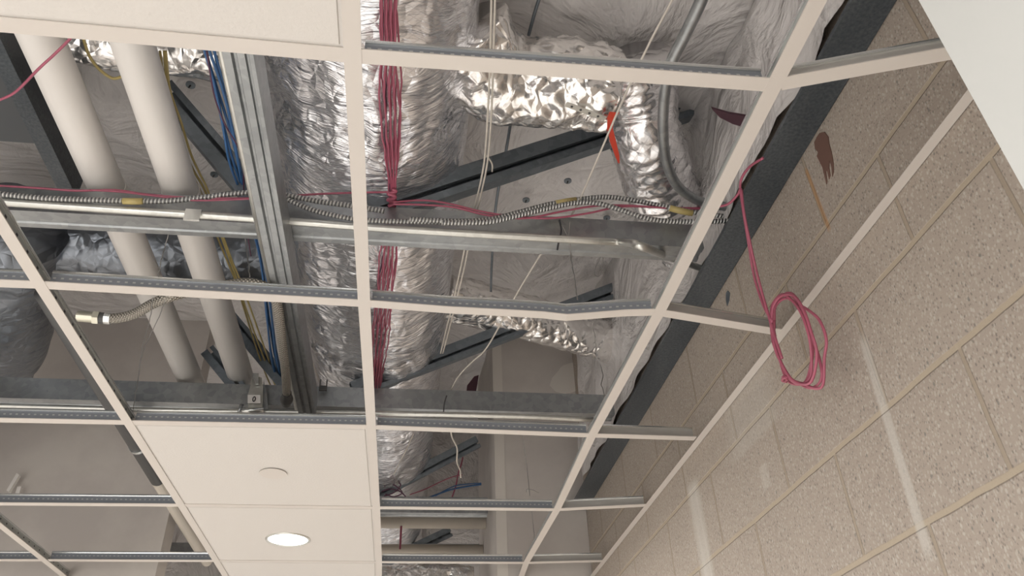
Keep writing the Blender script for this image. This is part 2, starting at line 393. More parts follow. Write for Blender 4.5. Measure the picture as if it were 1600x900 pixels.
# roof insulation facing
def deck():
    nx, ny = 190, 300; x0, x1, y0, y1 = -3.99, XW-.002, -3.0, 5.9
    V = []
    for j in range(ny+1):
        for i in range(nx+1):
            x = x0+(x1-x0)*i/nx; y = y0+(y1-y0)*j/ny; z = deck_z(x, y)
            fx = 1 if x > -.25 else .35
            p = Vector((x*1.5, y*1.1, 0))
            z -= fx*.035*abs(noise.noise(p*1.6)) + fx*.022*(1-abs(noise.noise(Vector((x*5+y*1.5, y*2.2-x, 3)))*2.2)) + fx*.01*noise.noise(Vector((x*11, y*9, 1)))
            V.append((x, y, z))
    F = [(j*(nx+1)+i, (j+1)*(nx+1)+i, (j+1)*(nx+1)+i+1, j*(nx+1)+i+1) for j in range(ny) for i in range(nx)]
    # the film laps down the wall behind the beam
    nc = 26; b0 = len(V)
    for j in range(ny+1):
        for i in range(nc+1):
            y = y0+(y1-y0)*j/ny; zt = V[j*(nx+1)+nx][2]; zz = zt+(2.915-zt)*i/nc
            V.append((XW-.012-.022*(1-abs(noise.noise(Vector((y*5+zz, zz*1.3, 5)))*2.2))*min(1, i/4)+.006*noise.noise(Vector((y*14, zz*9, 2))), y, zz))
    F += [(b0+j*(nc+1)+i, b0+j*(nc+1)+i+1, b0+(j+1)*(nc+1)+i+1, b0+(j+1)*(nc+1)+i) for j in range(ny) for i in range(nc) if y0+(y1-y0)*j/ny < 2.6]
    o = obj('ceiling', V, F, 'film', smooth=True); struct(o)
deck()

# ---------------------------------------------------------------- ceiling grid
FL = .0122
def tee(name, path, label, cat, web, group, h=.038, ends=True):
    r = root(name, path[0], label, cat, group)
    n = len(path)
    d = (Vector(path[-1])-Vector(path[0])).normalized()
    side = d.cross(Vector((0, 0, 1))).normalized()
    fo = [(-FL, 0), (-FL, .0018), (FL, .0018), (FL, 0)]
    V = []; F = []
    fl = extrude('flange', [(-FL, .0), (FL, .0), (FL, .0022), (-FL, .0022)], path, side, 'tee_white', r)
    # web with the rounded bulb along its top: one folded sheet
    wp = path
    if ends and len(path) == 2:
        wp = [Vector(path[0])+d*.004, Vector(path[1])-d*.004]
    elif ends: wp = [Vector(path[0])+d*.004]+list(path[1:-1])+[Vector(path[-1])-d*.004]
    w = extrude('web', [(-.0008, .002), (-.0008, h-.007), (.0008, h-.007), (.0008, .002)], wp, side, web, r)
    bl = extrude('bulb', [(-.0032, h-.007), (-.0038, h-.004), (-.0025, h), (.0025, h), (.0038, h-.004), (.0032, h-.007)], wp, side, 'bright_steel', r)
    return r
node = {}
PX = {(1,1):(551,88),(2,1):(1210,134),(0,2):(62,446),(1,2):(569,475),(2,2):(1030,489),(0,3):(200,661),(1,3):(580,668),(2,3):(925,681),
      (0,4):(283,790),(1,4):(588,794),(2,4):(870,797),(0,5):(338,877),(1,5):(592,879),(2,5):(822,880)}
for k, v in PX.items(): node[k] = pz(*v, ZC)
# main runners (follow the joints they pass)
MX = {-1: -.615, 0: 0.0, 1: .612, 2: 1.218}
names = {-1: 'white main runner crossing the lower left corner', 0: 'white main runner slanting down from the left edge beside the solid tiles',
         1: 'white main runner straight up the middle, crossed by the pink cable bundle behind',
         2: 'white main runner nearest the block wall, parallel to the dark steel beam'}
for c in (-1, 0, 1, 2):
    pts = [Vector((MX[c], -1.2, ZC)), Vector((MX[c], -.45, ZC))]
    for rw in (1, 2, 3, 4, 5):
        pts.append(node.get((c, rw), Vector((MX[c], (rw-1)*.61, ZC))))
    pts += [Vector((MX[c], 3.05, ZC)), Vector((MX[c], 3.9, ZC))] if c in (0, 1) else [Vector((MX[c], 2.696, ZC))]
    tee('main_tee', pts, names[c], 'ceiling grid bar', 'main_web', 'main runners of the ceiling grid', h=.034, ends=False)
def cross(a, b_, label, web='cross_web', mid=None, h=.034):
    d = (b_-a).normalized()
    pts = [a+d*(FL*.9), b_-d*(FL*.9)]
    if mid: pts = [pts[0]]+mid+[pts[1]]
    return tee('cross_tee', [p+Vector((0, 0, .0006)) for p in pts], label, 'ceiling grid bar', web, 'cross tees of the ceiling grid', h=h)
def G(c, r): return node.get((c, r), Vector((c*.61, (r-1)*.61, ZC)))
cross(Vector((0., 0.0, ZC)), G(1, 1), 'nearest cross tee left of the middle runner, along the big upper left tile')
cross(G(1, 1), G(2, 1), 'nearest cross tee right of the middle runner, below the grey plastic opening')
cross(G(1, 2), G(2, 2), 'buckled cross tee with a kinked web, right of the middle runner', mid=[
    pz(700, 485, ZC), pz(800, 490, ZC), pz(850, 493, ZC-.002)+Vector((0, 0, 0)), pz(885, 497, ZC-.006), pz(925, 494, ZC-.003), pz(975, 490, ZC)])
cross(G(0, 2), G(1, 2), 'cross tee in front of the two white pipes, second row')
cross(G(-1, 2), G(0, 2), 'short visible cross tee at left edge level with the braided hose')
cross(G(-1, 3), G(0, 3), 'cross tee at left edge just below the far steel chord')
cross(G(0, 3), G(1, 3), 'cross tee along the top of the tile with the round cover')
cross(G(1, 3), G(2, 3), 'cross tee under the far truss between middle and right runners')
cross(G(-1, 4), G(0, 4), 'cross tee crossing the dark drain pipe at left, fourth row')
cross(G(0, 4), G(1, 4), 'flush cross tee between round cover tile and downlight tile')
cross(G(1, 4), G(2, 4), 'cross tee just above the far beige pipe, right of the tiles')
cross(G(-1, 5), G(0, 5), 'farthest cross tee at lower left meeting the corner runner')
cross(G(0, 5), G(1, 5), 'flush cross tee below the lit downlight tile')
cross(G(1, 5), G(2, 5), 'farthest cross tee right of the tiles near the bottom edge')
cross(G(-2, 5), G(-1, 5), 'stub of cross tee in the bottom left corner')
wallp = {1: Vector((1.520, -.112, ZC)), 2: pz(1222, 521, ZC), 3: pz(1090, 686, ZC), 4: pz(1012, 790, ZC), 5: pz(945, 877, ZC)}
wl = {1: 'nearest wall-bay cross tee, tilted, ending behind the white door', 2: 'cut cross tee with the pink coil hanging at its wall end',
      3: 'third wall-bay cross tee, below the dark beam level with the far chord', 4: 'fourth wall-bay cross tee beside the end of the dark beam',
      5: 'farthest and smallest wall-bay cross tee at the bottom of the block wall'}
for k, p in wallp.items():
    cross(G(2, k), Vector((p.x+.004, p.y, ZC)), wl[k], web='wall_bay_web')
# wall angle
wa = root('wall_angle', (1.53, -.1, ZC), 'white wall angle strip running diagonally along the block wall', 'ceiling grid bar')
pp = [Vector((1.5335, y, ZC-.001)) for y in (-.128, .6, 1.4, 2.2, 2.697)]
extrude('flange', [(-.0195, 0), (-.0005, 0), (-.0005, .0018), (-.0195, .0018)], pp, (1, 0, 0), 'tee_white', wa)
extrude('upright_leg', [(-.0015, .0018), (0, .0018), (0, .020), (-.0015, .020)], pp, (1, 0, 0), 'tee_white', wa)

# ---------------------------------------------------------------- tiles
def tile(c, r, label):
    g = [G(c, r), G(c+1, r), G(c+1, r+1), G(c, r+1)]
    cen = sum(g, Vector())/4
    V = []
    for z in (ZC+.0032, ZC+.018):
        for q in g:
            d = (cen-q); d.z = 0; s = .008/ (abs(d.x))
            V.append((q.x+math.copysign(.006, d.x), q.y+math.copysign(.006, d.y), z))
    # tegular face: a shallow raised field that shows as a fine line beside each flange
    for q in g:
        d = cen-q; V.append((q.x+math.copysign(.0165, d.x), q.y+math.copysign(.0165, d.y), ZC+.0032))
    for q in g:
        d = cen-q; V.append((q.x+math.copysign(.0178, d.x), q.y+math.copysign(.0178, d.y), ZC+.0006))
    F = [(4,5,6,7),(0,1,5,4),(1,2,6,5),(2,3,7,6),(3,0,4,7)]
    for i in range(4):
        j = (i+1) % 4; F += [(i, 8+i, 8+j, j), (8+i, 12+i, 12+j, 8+j)]
    F.append((15, 14, 13, 12))
    t = obj('ceiling_tile', V, F, 'tile_white'); tag(t, label, 'ceiling tile', 'white ceiling tiles in the grid')
    return t
tile(0, 3, 'white ceiling tile with the plain round cover in it')
tile(0, 4, 'white ceiling tile holding the lit round downlight')
node[(0, 6)] = Vector((.003, 3.05, ZC)); node[(1, 6)] = Vector((.615, 3.05, ZC))
tile(0, 5, 'white ceiling tile cut by the bottom edge below the downlight')
node[(0, 1)] = Vector((0, 0, ZC)); node[(0, 0)] = Vector((0, -.61, ZC)); node[(1, 0)] = Vector((.61, -.61, ZC))
tile(0, 0, 'large white speckled ceiling tile filling the upper left corner')
# round concealed cover
c = pz(427, 739, ZC)
sp = root('sprinkler_cover', c, 'flat round white cover plate in the middle of a ceiling tile', 'sprinkler cover')
R1 = .0395
tube('cover_plate', [c+Vector((0, 0, -.0035)), c+Vector((0, 0, -.0015))], R1, 'tee_white', sp, seg=48, smooth=False)
tube('escutcheon_ring', [c+Vector((0, 0, -.0015)), c+Vector((0, 0, .001))], R1*.93, 'iron_pipe', sp, seg=48, smooth=False)
# lit downlight
c = pz(450, 843, ZC)
dl = root('downlight', c, 'round recessed downlight, lit white, in the second solid tile', 'ceiling light')
def lathe(name, prof, c, m, parent, seg=56):
    V = []; F = []
    for (r, z) in prof:
        for k in range(seg): a = 2*math.pi*k/seg; V.append((c[0]+r*math.cos(a), c[1]+r*math.sin(a), c[2]+z))
    for i in range(len(prof)-1):
        for k in range(seg): k2 = (k+1) % seg; F.append((i*seg+k, i*seg+k2, (i+1)*seg+k2, (i+1)*seg+k))
    return obj(name, V, F, m, parent, smooth=True)
lathe('trim_ring', [(.079, .001), (.079, -.002), (.076, -.004), (.071, -.0035), (.069, -.0005), (.069, .004)], c, 'conduit_steel', dl)
lathe('lens', [(.0001, -.0006), (.04, -.0008), (.069, -.0002)], c, 'glow', dl)
ll = bpy.data.lights.new('downlight_lamp', 'AREA'); ll.shape = 'DISK'; ll.size = .13; ll.energy = 34; ll.color = (1, .95, .88)
lo = bpy.data.objects.new('downlight_lamp', ll); COL.objects.link(lo); lo.location = c+Vector((0, 0, -.006))

# ---------------------------------------------------------------- steel beam on the block wall
ib = root('steel_beam', (1.48, 0, 2.8), 'dark blue-grey steel beam running along the top of the block wall', 'beam')
ol = [(-.080, 0), (.0, 0), (.0, .115), (-.010, .115), (-.010, .010), (-.080, .010)]
def prism(name, ol, path, side, m, parent):
    V = []; F = []; k = len(ol)
    for p in path:
        for q in ol: V.append(Vector(p)+Vector(side)*q[0]+Vector((0, 0, q[1])))
    for i in range(len(path)-1):
        for j in range(k): j2 = (j+1) % k; F.append((i*k+j, i*k+j2, (i+1)*k+j2, (i+1)*k+j))
    F.append(tuple(range(k))); F.append(tuple(range((len(path)-1)*k, len(path)*k)))
    return obj(name, V, F, m, parent)
prism('beam_section', ol, [(XW-.002, y, 2.8) for y in (-2.5, 2.69)], (1, 0, 0), 'beam_steel', ib)

# ---------------------------------------------------------------- trusses of light steel channel
CH = sheet_outline([(.02, 0), (.064, 0), (.064, .006)][:0] + [(.060, .010), (.060, 0), (.046, 0), (.043, .004), (.022, .004), (.019, 0), (0, 0), (0, .075), (.060, .075), (.060, .062)], .0016)
def stud(name, a, b_, wid, dep, m, parent, face):
    """lipped channel from a to b; its open, slotted side looks along `face`"""
    a, b_ = Vector(a), Vector(b_); d = (b_-a).normalized(); f = Vector(face); f = (f-d*f.dot(d)).normalized(); s = d.cross(f).normalized()
    gap = wid*.10; off = wid*.12
    pl = [(off+gap, 0), (wid/2, 0), (wid/2, -dep), (-wid/2, -dep), (-wid/2, 0), (off-gap, 0), (off-gap, -dep*.3)]
    ol = sheet_outline(pl, .0018); k = len(ol); V = []; F = []
    for p in (a, b_):
        for q in ol: V.append(p+s*q[0]+f*q[1])
    for j in range(k): j2 = (j+1) % k; F.append((j, j2, k+j2, k+j))
    for base in (0, k):
        for j in range(k//2-1): F.append((base+j, base+j+1, base+k-2-j, base+k-1-j))
    return obj(name, V, F, m, parent)
def truss(Y, x0, x1, label, braces, z0=2.84):
    t = root('roof_truss', (0, Y, z0), label, 'roof truss', 'light steel roof trusses')
    extrude('bottom_chord', CH, [(x0, Y, z0), (x1, Y, z0)], (0, 1, 0), 'galvanised', t)
    zt = deck_z(0, Y)+.0
    extrude('top_chord', CH, [(x0, Y, zt+.03), (x1, Y, zt+.03)], (0, 1, 0), 'galvanised', t)
    for a, b_, w in braces:
        stud('web_brace', a, b_, w, .04, 'galvanised_dark', t, (0, -1, -.25))
    return t
Y1, Y2, Y3, Y4 = .80, 1.78, 2.86, 3.9
def ext(a, b_, k):   # lengthen past b
    return b_+(b_-a).normalized()*k
def br(p, q, Y, w, e=.02, e0=.02):
    a, b_ = py(*p, Y+.012), py(*q, Y+.012); return (ext(b_, a, e0), ext(a, b_, e), w)
truss(Y1, -2.6, 1.45, 'nearest light steel truss, chord carrying the armoured cables', [
    br((590, 322), (1088, 160), Y1, .072), br((392, 297), (258, 140), Y1, .060), br((-20, 10), (-120, -120), Y1, .06)])
truss(Y2, -2.6, 1.45, 'second light steel truss, chord just above the solid tiles', [
    br((560, 606), (968, 450), Y2, .062), br((452, 606), (246, 362), Y2, .050), br((372, 606), (328, 552), Y2, .05)])
truss(Y3, -.9+.63, 1.10, 'third light steel truss inside the partition opening', [br((592, 770), (742, 692), Y3, .058)])
truss(Y4, -3, 1.5, 'farthest light steel truss, seen through the lowest grid cells', [br((602, 878), (700, 832), Y4, .06)], z0=2.935)

# channel running across under the trusses
sb = root('cross_channel', (.38, 0, 2.76), 'galvanised channel crossing under both truss chords beside the foil duct', 'steel channel')
ol = sheet_outline([(-.026, .074), (-.026, 0), (-.013, 0), (-.010, .008), (-.004, .008), (-.001, 0), (.011, 0), (.013, .006), (.018, .006), (.020, 0), (.026, 0), (.026, .074)], .0018)
extrude('channel', ol, [(.3805, -1.0, 2.762), (.377, 1.69, 2.762)], (1, 0, 0), 'galvanised', sb)
tube('edge_rod', [(.352, -.9, 2.768), (.345, 1.66, 2.768)], .0065, 'conduit_steel', sb)

# dark steel member at upper left with dark sheathing board beside it
lm = root('steel_rafter', (-.22, .5, 3.1), 'dark steel rafter at the upper left corner', 'beam')
prism('rafter_section', [(-.02, 0), (.02, 0), (.02, .006), (.004, .006), (.004, .14), (-.004, .14), (-.004, .006), (-.02, .006)], [(-.243, -1, 3.1), (-.255, 1.08, 3.1)], (1, 0, 0), 'beam_steel', lm)
bd = box('sheathing_board', (-1.9, -1, 3.20), (-.27, .95, 3.215), 'board'); tag(bd, 'dark grey sheathing board behind the rafter at far upper left', 'board')

# ---------------------------------------------------------------- ducts
def crk(amp, f, seed=0, ring=0):
    def d(p, s, v):
        q = p*f+Vector((seed, seed*2.1, 0))
        a = noise.noise(q); b2 = noise.noise(q*2.3+Vector((7, 1, 3))); c2 = noise.noise(q*5.1)
        e = (1-abs(a)*2)*.5+(1-abs(b2)*2)*.3+c2*.25
        return amp*(e-.4)
    return d
def main_disp(p, s, v):
    q = Vector((p.x*9, p.y*5.5, p.z*9)); w = Vector((p.x*3.2, p.y*30+3*noise.noise(p*5), p.z*3.2))
    e = (1-abs(noise.noise(q))*2)*.5+(1-abs(noise.noise(q*2.4))*2)*.3
    band = 0
    for yb, wd in ((.60, .05), (1.72, .06), (.05, .05), (2.7, .06)): band += math.exp(-((p.y-yb)/wd)**2)
    fold = noise.noise(w)*.004+(1-abs(noise.noise(w*1.7))*2)*.003
    return .008*(e-.4)*(1+2.5*band)+fold*(.75+band)-.008*band
md = root('foil_duct', (.576, -1.2, 3.16), 'large foil-wrapped main duct running up the middle behind the pink cables', 'duct')
tube('foil_wrap', [(.576, -1.3+i*.0125, 3.155) for i in range(int(6.2/.0125))], .25, 'foil_main', md, seg=130, sq=(1.0, .82), disp=main_disp, cap=False)
def fduct(label, pts, r, m, amp=.014, f=8, seed=1, step=.009, seg=60, name='foil_duct', pleat=0.0, sq=None, rad=None):
    P = resample(catmull(pts, 14), step)
    ck = crk(amp, f, seed)
    def d(p, s, v):
        return ck(p, s, v)+(pleat*math.sin(s*2*math.pi/.032+3*noise.noise(p*4)) if pleat else 0)
    t = root(name, P[0], label, 'duct')
    tube('foil_wrap', P, r, m, t, seg=seg, disp=d, sq=sq, rad=rad)
    return t
fduct('bright crumpled foil branch leaving the main duct at upper right', [(.80, .44, 3.16), pz(790, 130, 3.14), pz(880, 128, 3.13), pz(955, 145, 3.12)], .105, 'foil_bright', .026, 9, 3, step=.007, seg=80)
fd = fduct('flexible foil duct bending down to the right, tagged with red tape', [pz(985, 95, 3.2), pz(1000, 160, 3.17), pz(1011, 220, 3.12), pz(1030, 285, 3.10), pz(1058, 345, 3.11), pz(1092, 415, 3.13), pz(1120, 470, 3.15)], .098, 'foil', .012, 11, 5, pleat=.0018, step=.006)
fduct('bright foil branch reaching right in front of the drywall partition', [(.82, 1.72, 3.28), pz(780, 484, 3.28), pz(850, 503, 3.27), pz(925, 524, 3.26), pz(985, 545, 3.25), pz(1040, 560, 3.26)], .088, 'foil_bright', .013, 10, 9, step=.007)
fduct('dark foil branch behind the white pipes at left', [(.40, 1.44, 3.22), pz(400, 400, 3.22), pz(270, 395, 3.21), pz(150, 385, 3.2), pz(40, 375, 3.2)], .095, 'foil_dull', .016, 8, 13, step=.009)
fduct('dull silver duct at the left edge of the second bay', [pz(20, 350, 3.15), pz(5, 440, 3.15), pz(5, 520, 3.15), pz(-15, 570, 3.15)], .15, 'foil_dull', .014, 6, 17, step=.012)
fduct('foil duct strip at the top left edge behind the pipes', [pz(60, 55, 3.3), pz(180, 72, 3.3), pz(300, 85, 3.3), pz(420, 110, 3.25)], .06, 'foil_bright', .014, 9, 19)
fduct('crinkled foil duct glimpsed at the bottom below the lowest grid bar', [py(560, 915, 3.02), py(640, 912, 3.02), py(700, 912, 3.02), py(738, 914, 3.02)], .085, 'foil_bright', .02, 9, 23)

# ---------------------------------------------------------------- pipes
def pipe(name, label, cat, pts, r, m, group=None, smooth_n=8, seg=20, extra=None):
    P = catmull(pts, smooth_n) if len(pts) > 2 else [Vector(p) for p in pts]
    t = root(name, P[0], label, cat, group)
    tube('pipe_run', P, r, m, t, seg=seg)
    for e in (extra or []):
        tube(e[0], [e[1], e[2]], e[3], e[4], t, seg=e[5] if len(e) > 5 else 20, smooth=False)
    return t
pipe('white_pipe', 'left one of two thick white pipes, under the pink cable', 'pipe', [(-.068, -1.0, 2.972), (-.068, 2.68, 2.972)], .043, 'pvc',
     extra=[('coupling', (-.068, .85, 2.972), (-.068, .95, 2.972), .046, 'pvc', 28)])
pipe('white_pipe', 'right one of two thick white pipes, beside the yellow cables', 'pipe', [(.110, -1.0, 2.972), (.110, 2.68, 2.972)], .043, 'pvc',
     extra=[('coupling', (.110, .85, 2.972), (.110, .95, 2.972), .046, 'pvc', 28)])
a, b_ = pz(211, 690, 2.75), pz(312, 858, 2.75)
d = (b_-a).normalized(); a0 = a-d*.9
pipe('drain_pipe', 'dark pipe beside the left runner turning beige toward its far end', 'pipe', [a0, a+d*.35], .026, 'iron_pipe',
     extra=[('clamp', a+d*.03, a+d*.045, .0285, 'bright_steel', 24), ('beige_section', a+d*.35, b_+d*.2, .0255, 'beige_pipe', 20)])
for yy, lab in ((815, 'thicker upper beige pipe crossing the lower right cells'), (859, 'lower beige pipe just above the last grid bar')):
    q = py(670, yy, 3.15 if yy == 815 else 3.3)
    pipe('beige_pipe', lab, 'pipe', [(-.27, q.y, q.z), (1.118, q.y, q.z)], .034 if yy == 815 else .026, 'beige_pipe')
# conduits
P = [py(x, y, .775) for x, y in ((-60, 311), (20, 317), (200, 329), (400, 342), (600, 357), (800, 369), (920, 376), (975, 379))]
P += [px(1000, 384, 1.17), pz(1040, 400, 2.88), pz(1075, 412, 2.89), pz(1098, 420, 2.89)]
q = root('conduit', P[0], 'thin steel conduit strapped along the nearest truss chord', 'conduit')
tube('conduit_run', catmull(P, 6), .0095, 'conduit_steel', q, seg=14)
s0 = py(301, 336, .763)
box('strap', (s0.x-.018, .760, s0.z-.016), (s0.x+.018, .766, s0.z+.016), 'bright_steel', q)
P = [py(x, y, 1.757) for x, y in ((-60, 632), (100, 637), (300, 642), (600, 646), (800, 650), (930, 656))]
q = root('conduit', P[0], 'steel conduit along the second truss chord above the tiles', 'conduit')
tube('conduit_run', catmull(P, 5), .009, 'conduit_steel', q, seg=12)
P = [pz(1115, -50, 2.93), pz(1096, 0, 2.93), pz(1070, 55, 2.93), pz(1048, 100, 2.93), pz(1038, 150, 2.93), pz(1036, 205, 2.93), pz(1041, 250, 2.935), pz(1056, 287, 2.94), pz(1082, 309, 2.945), pz(1115, 320, 2.95), pz(1165, 326, 2.95)]
q = root('conduit', P[0], 'thick grey conduit curving down beside the flexible duct', 'conduit')
tube('conduit_run', catmull(P, 8), .0125, 'galvanised', q, seg=18)

# armoured cables
def armoured(label, pts, r=.0065):
    P = resample(catmull(pts, 10), .006); o_ = tube('armoured_cable', P, r, 'armoured', None, seg=10); tag(o_, label, 'cable', 'armoured cables on the truss'); return o_
Yc = .762
armoured('armoured cable running from left edge over the white pipes', [py(*p, Yc) for p in ((-30, 300), (60, 309), (130, 312), (200, 314), (260, 314), (320, 308), (370, 302), (400, 301), (440, 304), (500, 315), (545, 321), (600, 330))])
armoured('armoured cable sagging from the channel toward the middle runner', [py(*p, Yc) for p in ((425, 298), (450, 312), (480, 325), (510, 334), (560, 343), (620, 346), (690, 347))], .006)
armoured('armoured cable arching highest over the chord at right', [py(*p, Yc-.005) for p in ((640, 343), (720, 346), (770, 342), (810, 332), (860, 319), (910, 311), (950, 308), (990, 313), (1030, 321), (1080, 331), (1130, 338))])
armoured('armoured cable lying just under the highest arch at right', [py(*p, Yc-.018) for p in ((690, 348), (760, 347), (800, 339), (850, 327), (900, 317), (935, 318), (970, 328), (1010, 341), (1050, 346), (1100, 346), (1145, 345))])
def band(label, pts, r, m):
    o_ = tube('cable_tag', [py(*p, Yc-.004) for p in pts], r, m, None, seg=12); tag(o_, label, 'tag'); return o_
band('yellow marker sleeve on armoured cable at left', ((192, 314.2), (208, 314.6), (223, 314.4)), .0078, 'yellow')
band('yellow marker sleeve on armoured cable near the right runner', ((1046, 325), (1065, 330), (1082, 333)), .0085, 'yellow')
band('faded yellow marker sleeve on the cable arch', ((868, 318), (885, 314.5), (900, 312.5)), .0078, 'yellow')

# sprinkler hose with end fitting, its bracket
hz = 2.70
P = [pz(168, 498, hz), pz(190, 496, hz), pz(213, 489, hz), pz(236, 476, hz), pz(262, 465, hz), pz(300, 455, hz+.03), pz(345, 447, hz+.05), pz(390, 442, hz+.05), pz(420, 452, hz+.045), pz(434, 480, hz+.04), pz(440, 530, hz+.03), pz(446, 580, hz+.02), pz(448, 618, hz+.02)]
q = root('sprinkler_hose', P[0], 'braided flexible hose with a silver end fitting at left', 'hose')
tube('hose', resample(catmull(P, 8), .006), .0125, 'braid', q, seg=14)
f0, f1 = pz(121, 494, hz), pz(146, 496, hz); dd = (f1-f0).normalized()
tube('end_cap', [f0, f1], .0135, 'brass', q, seg=20, smooth=False)
tube('hex_nut', [f1, f1+dd*.014], .0175, 'brass', q, seg=6, smooth=False)
tube('seal_ring', [f1+dd*.014, f1+dd*.026], .0145, 'iron_pipe', q, seg=18, smooth=False)
tube('collar', [f1+dd*.026, f1+dd*.04], .0145, 'bright_steel', q, seg=18, smooth=False)
e0 = P[-1]; e1 = pz(447, 640, hz+.02); dd = (e1-e0).normalized()
tube('threaded_end', resample([e0-dd*.02, e0+dd*.055], .005), .017, 'iron_pipe', q, seg=18, rad=lambda s: .8+.35*math.exp(-((s-.045)/.02)**2))

def bracket():
    Yb = 1.735
    c0 = py(397, 640, Yb); z0 = c0.z
    r = root('sprinkler_bracket', c0, 'galvanised hose bracket with a small numbered white label', 'bracket')
    def w(x, y, dy=0): return py(x, y, Yb+dy)
    def plate(name, pts, m, th=.003, dy=0):
        P = [w(x, y, dy) for x, y in pts]; n = len(P); V = P+[p+Vector((0, th, 0)) for p in P]
        F = [tuple(range(n)), tuple(reversed(range(n, 2*n)))]+[(i, n+i, n+(i+1) % n, (i+1) % n) for i in range(n)]
        return obj(name, V, F, m, r)
    plate('upright', ((388, 640), (387, 618), (391, 604), (395, 588), (403, 588), (409, 590), (411, 604), (410, 640)), 'conduit_steel')
    plate('side_arm', ((409, 640), (412, 592), (420, 640)), 'galvanised', dy=.012)
    plate('hook', ((394, 588), (394, 583), (404, 583), (404, 600), (399, 600)), 'bright_steel', dy=-.012)
    lb = plate('number_label', ((387, 617), (407, 617), (407, 630), (387, 630)), 'pvc', .001, dy=-.006)
    # the figure 0 on the label
    cc = w(397, 623.5, -.0075); V = []; F = []; n = 24
    for k in range(n):
        a_ = 2*math.pi*k/n
        for rr in (1.0, .5): V.append(cc+Vector((.0058*rr*math.cos(a_)*(1 if rr == 1 else .8), 0, .0105*(1 if rr == 1 else .62)*math.sin(a_))))
    for k in range(n): k2 = (k+1) % n; F.append((2*k, 2*k2, 2*k2+1, 2*k+1))
    me = obj('digit', V, F, 'black', lb)
    tube('saddle_bar', [w(376, 641), w(412, 641)], .0085, 'bright_steel', r, seg=16)
    tube('saddle_clip', [w(374, 644), w(378, 632)], .007, 'galvanised', r, seg=10)
bracket()
# small clip on the second chord
def clip(x, y, label):
    Yb = 1.76; r = root('chord_clip', py(x, y, Yb), label, 'clip')
    a = py(x, y, Yb)
    box('base', (a.x-.013, Yb-.012, a.z-.008), (a.x+.013, Yb, a.z+.008), 'iron_pipe', r)
    for s in (-1, 1): box('prong', (a.x+s*.011-.002, Yb-.012, a.z+.008), (a.x+s*.011+.002, Yb-.004, a.z+.032), 'iron_pipe', r)
clip(505, 608, 'small black forked clip on the second chord beside the channel')

# ---------------------------------------------------------------- cables
def wire(name, label, pts, r, m, cat='cable', group=None, n=8, seg=8, jit=0):
    P = catmull(pts, n)
    if jit: P = [p+Vector((noise.noise(p*30+Vector((9, 0, 0))), noise.noise(p*30+Vector((0, 5, 0))), noise.noise(p*30)))*jit for p in P]
    o_ = tube(name, P, r, m, None, seg=seg); tag(o_, label, cat, group); return o_
# pink bundle along the middle
rnd = random.Random(3)
base_pts = [(606, -60), (607, 0), (608, 60), (609, 120), (611, 180), (612, 240), (613, 285), (613, 318), (612, 345), (608, 395), (603, 440), (598, 490), (594, 530), (589, 585), (584, 640)]
spread = [14, 14, 13, 14, 14, 11, 6, 4, 5, 12, 13, 13, 11, 7, 5]
for k in range(12):
    t0 = (k-5.5)/5.5
    pts = []
    for i, (x, y) in enumerate(base_pts):
        zz = 2.926+.010*((k*7) % 3-1)*(.6 if 4 < i < 9 else 1)
        if 6 <= i <= 8: zz = 2.930
        pts.append(pz(x+spread[i]*(t0+.25*math.sin(i*1.3+k*2.1)), y, zz))
    wire('pink_cable', 'pink cable in the vertical bundle beside the middle runner' if k != 2 else 'dark purple cable inside the vertical pink bundle', pts, .0021, 'pink' if k != 2 else 'purple', group='pink cables in the middle bundle' if k != 2 else None, jit=.003)
# cluster knot on the chord
kn = [pz(613+7*math.sin(i*2.2), 296+i*3.3, 2.915+.006*math.cos(i)) for i in range(9)]
wire('pink_cable', 'twisted knot of pink cable where the bundle meets the chord', kn, .0042, 'pink')
# pink cables along the near chord
wire('pink_cable', 'pink cable from left edge along the near chord to the bundle', [py(*p, .765) for p in ((-20, 289), (60, 294), (120, 298), (180, 297), (230, 304), (300, 309), (380, 310), (440, 307), (500, 303), (560, 301), (612, 300))], .0026, 'pink')
wire('pink_cable', 'second pink cable sagging beneath the first at left', [py(*p, .762) for p in ((140, 297), (190, 300), (240, 306), (300, 313), (360, 312), (420, 309))], .0022, 'pink')
wire('pink_cable', 'upper pink cable leaving the knot to the right', [py(*p, .76) for p in ((615, 316), (660, 313), (700, 318), (750, 330), (800, 338), (860, 341), (920, 333), (970, 323), (1030, 324), (1090, 325), (1140, 322), (1170, 305), (1195, 244))], .0026, 'pink')
wire('pink_cable', 'lower pink cable leaving the knot to the right', [py(*p, .757) for p in ((615, 319), (660, 320), (710, 324), (760, 336), (820, 341), (880, 330), (930, 322), (980, 321), (1040, 325), (1100, 326), (1160, 318))], .0026, 'pink')
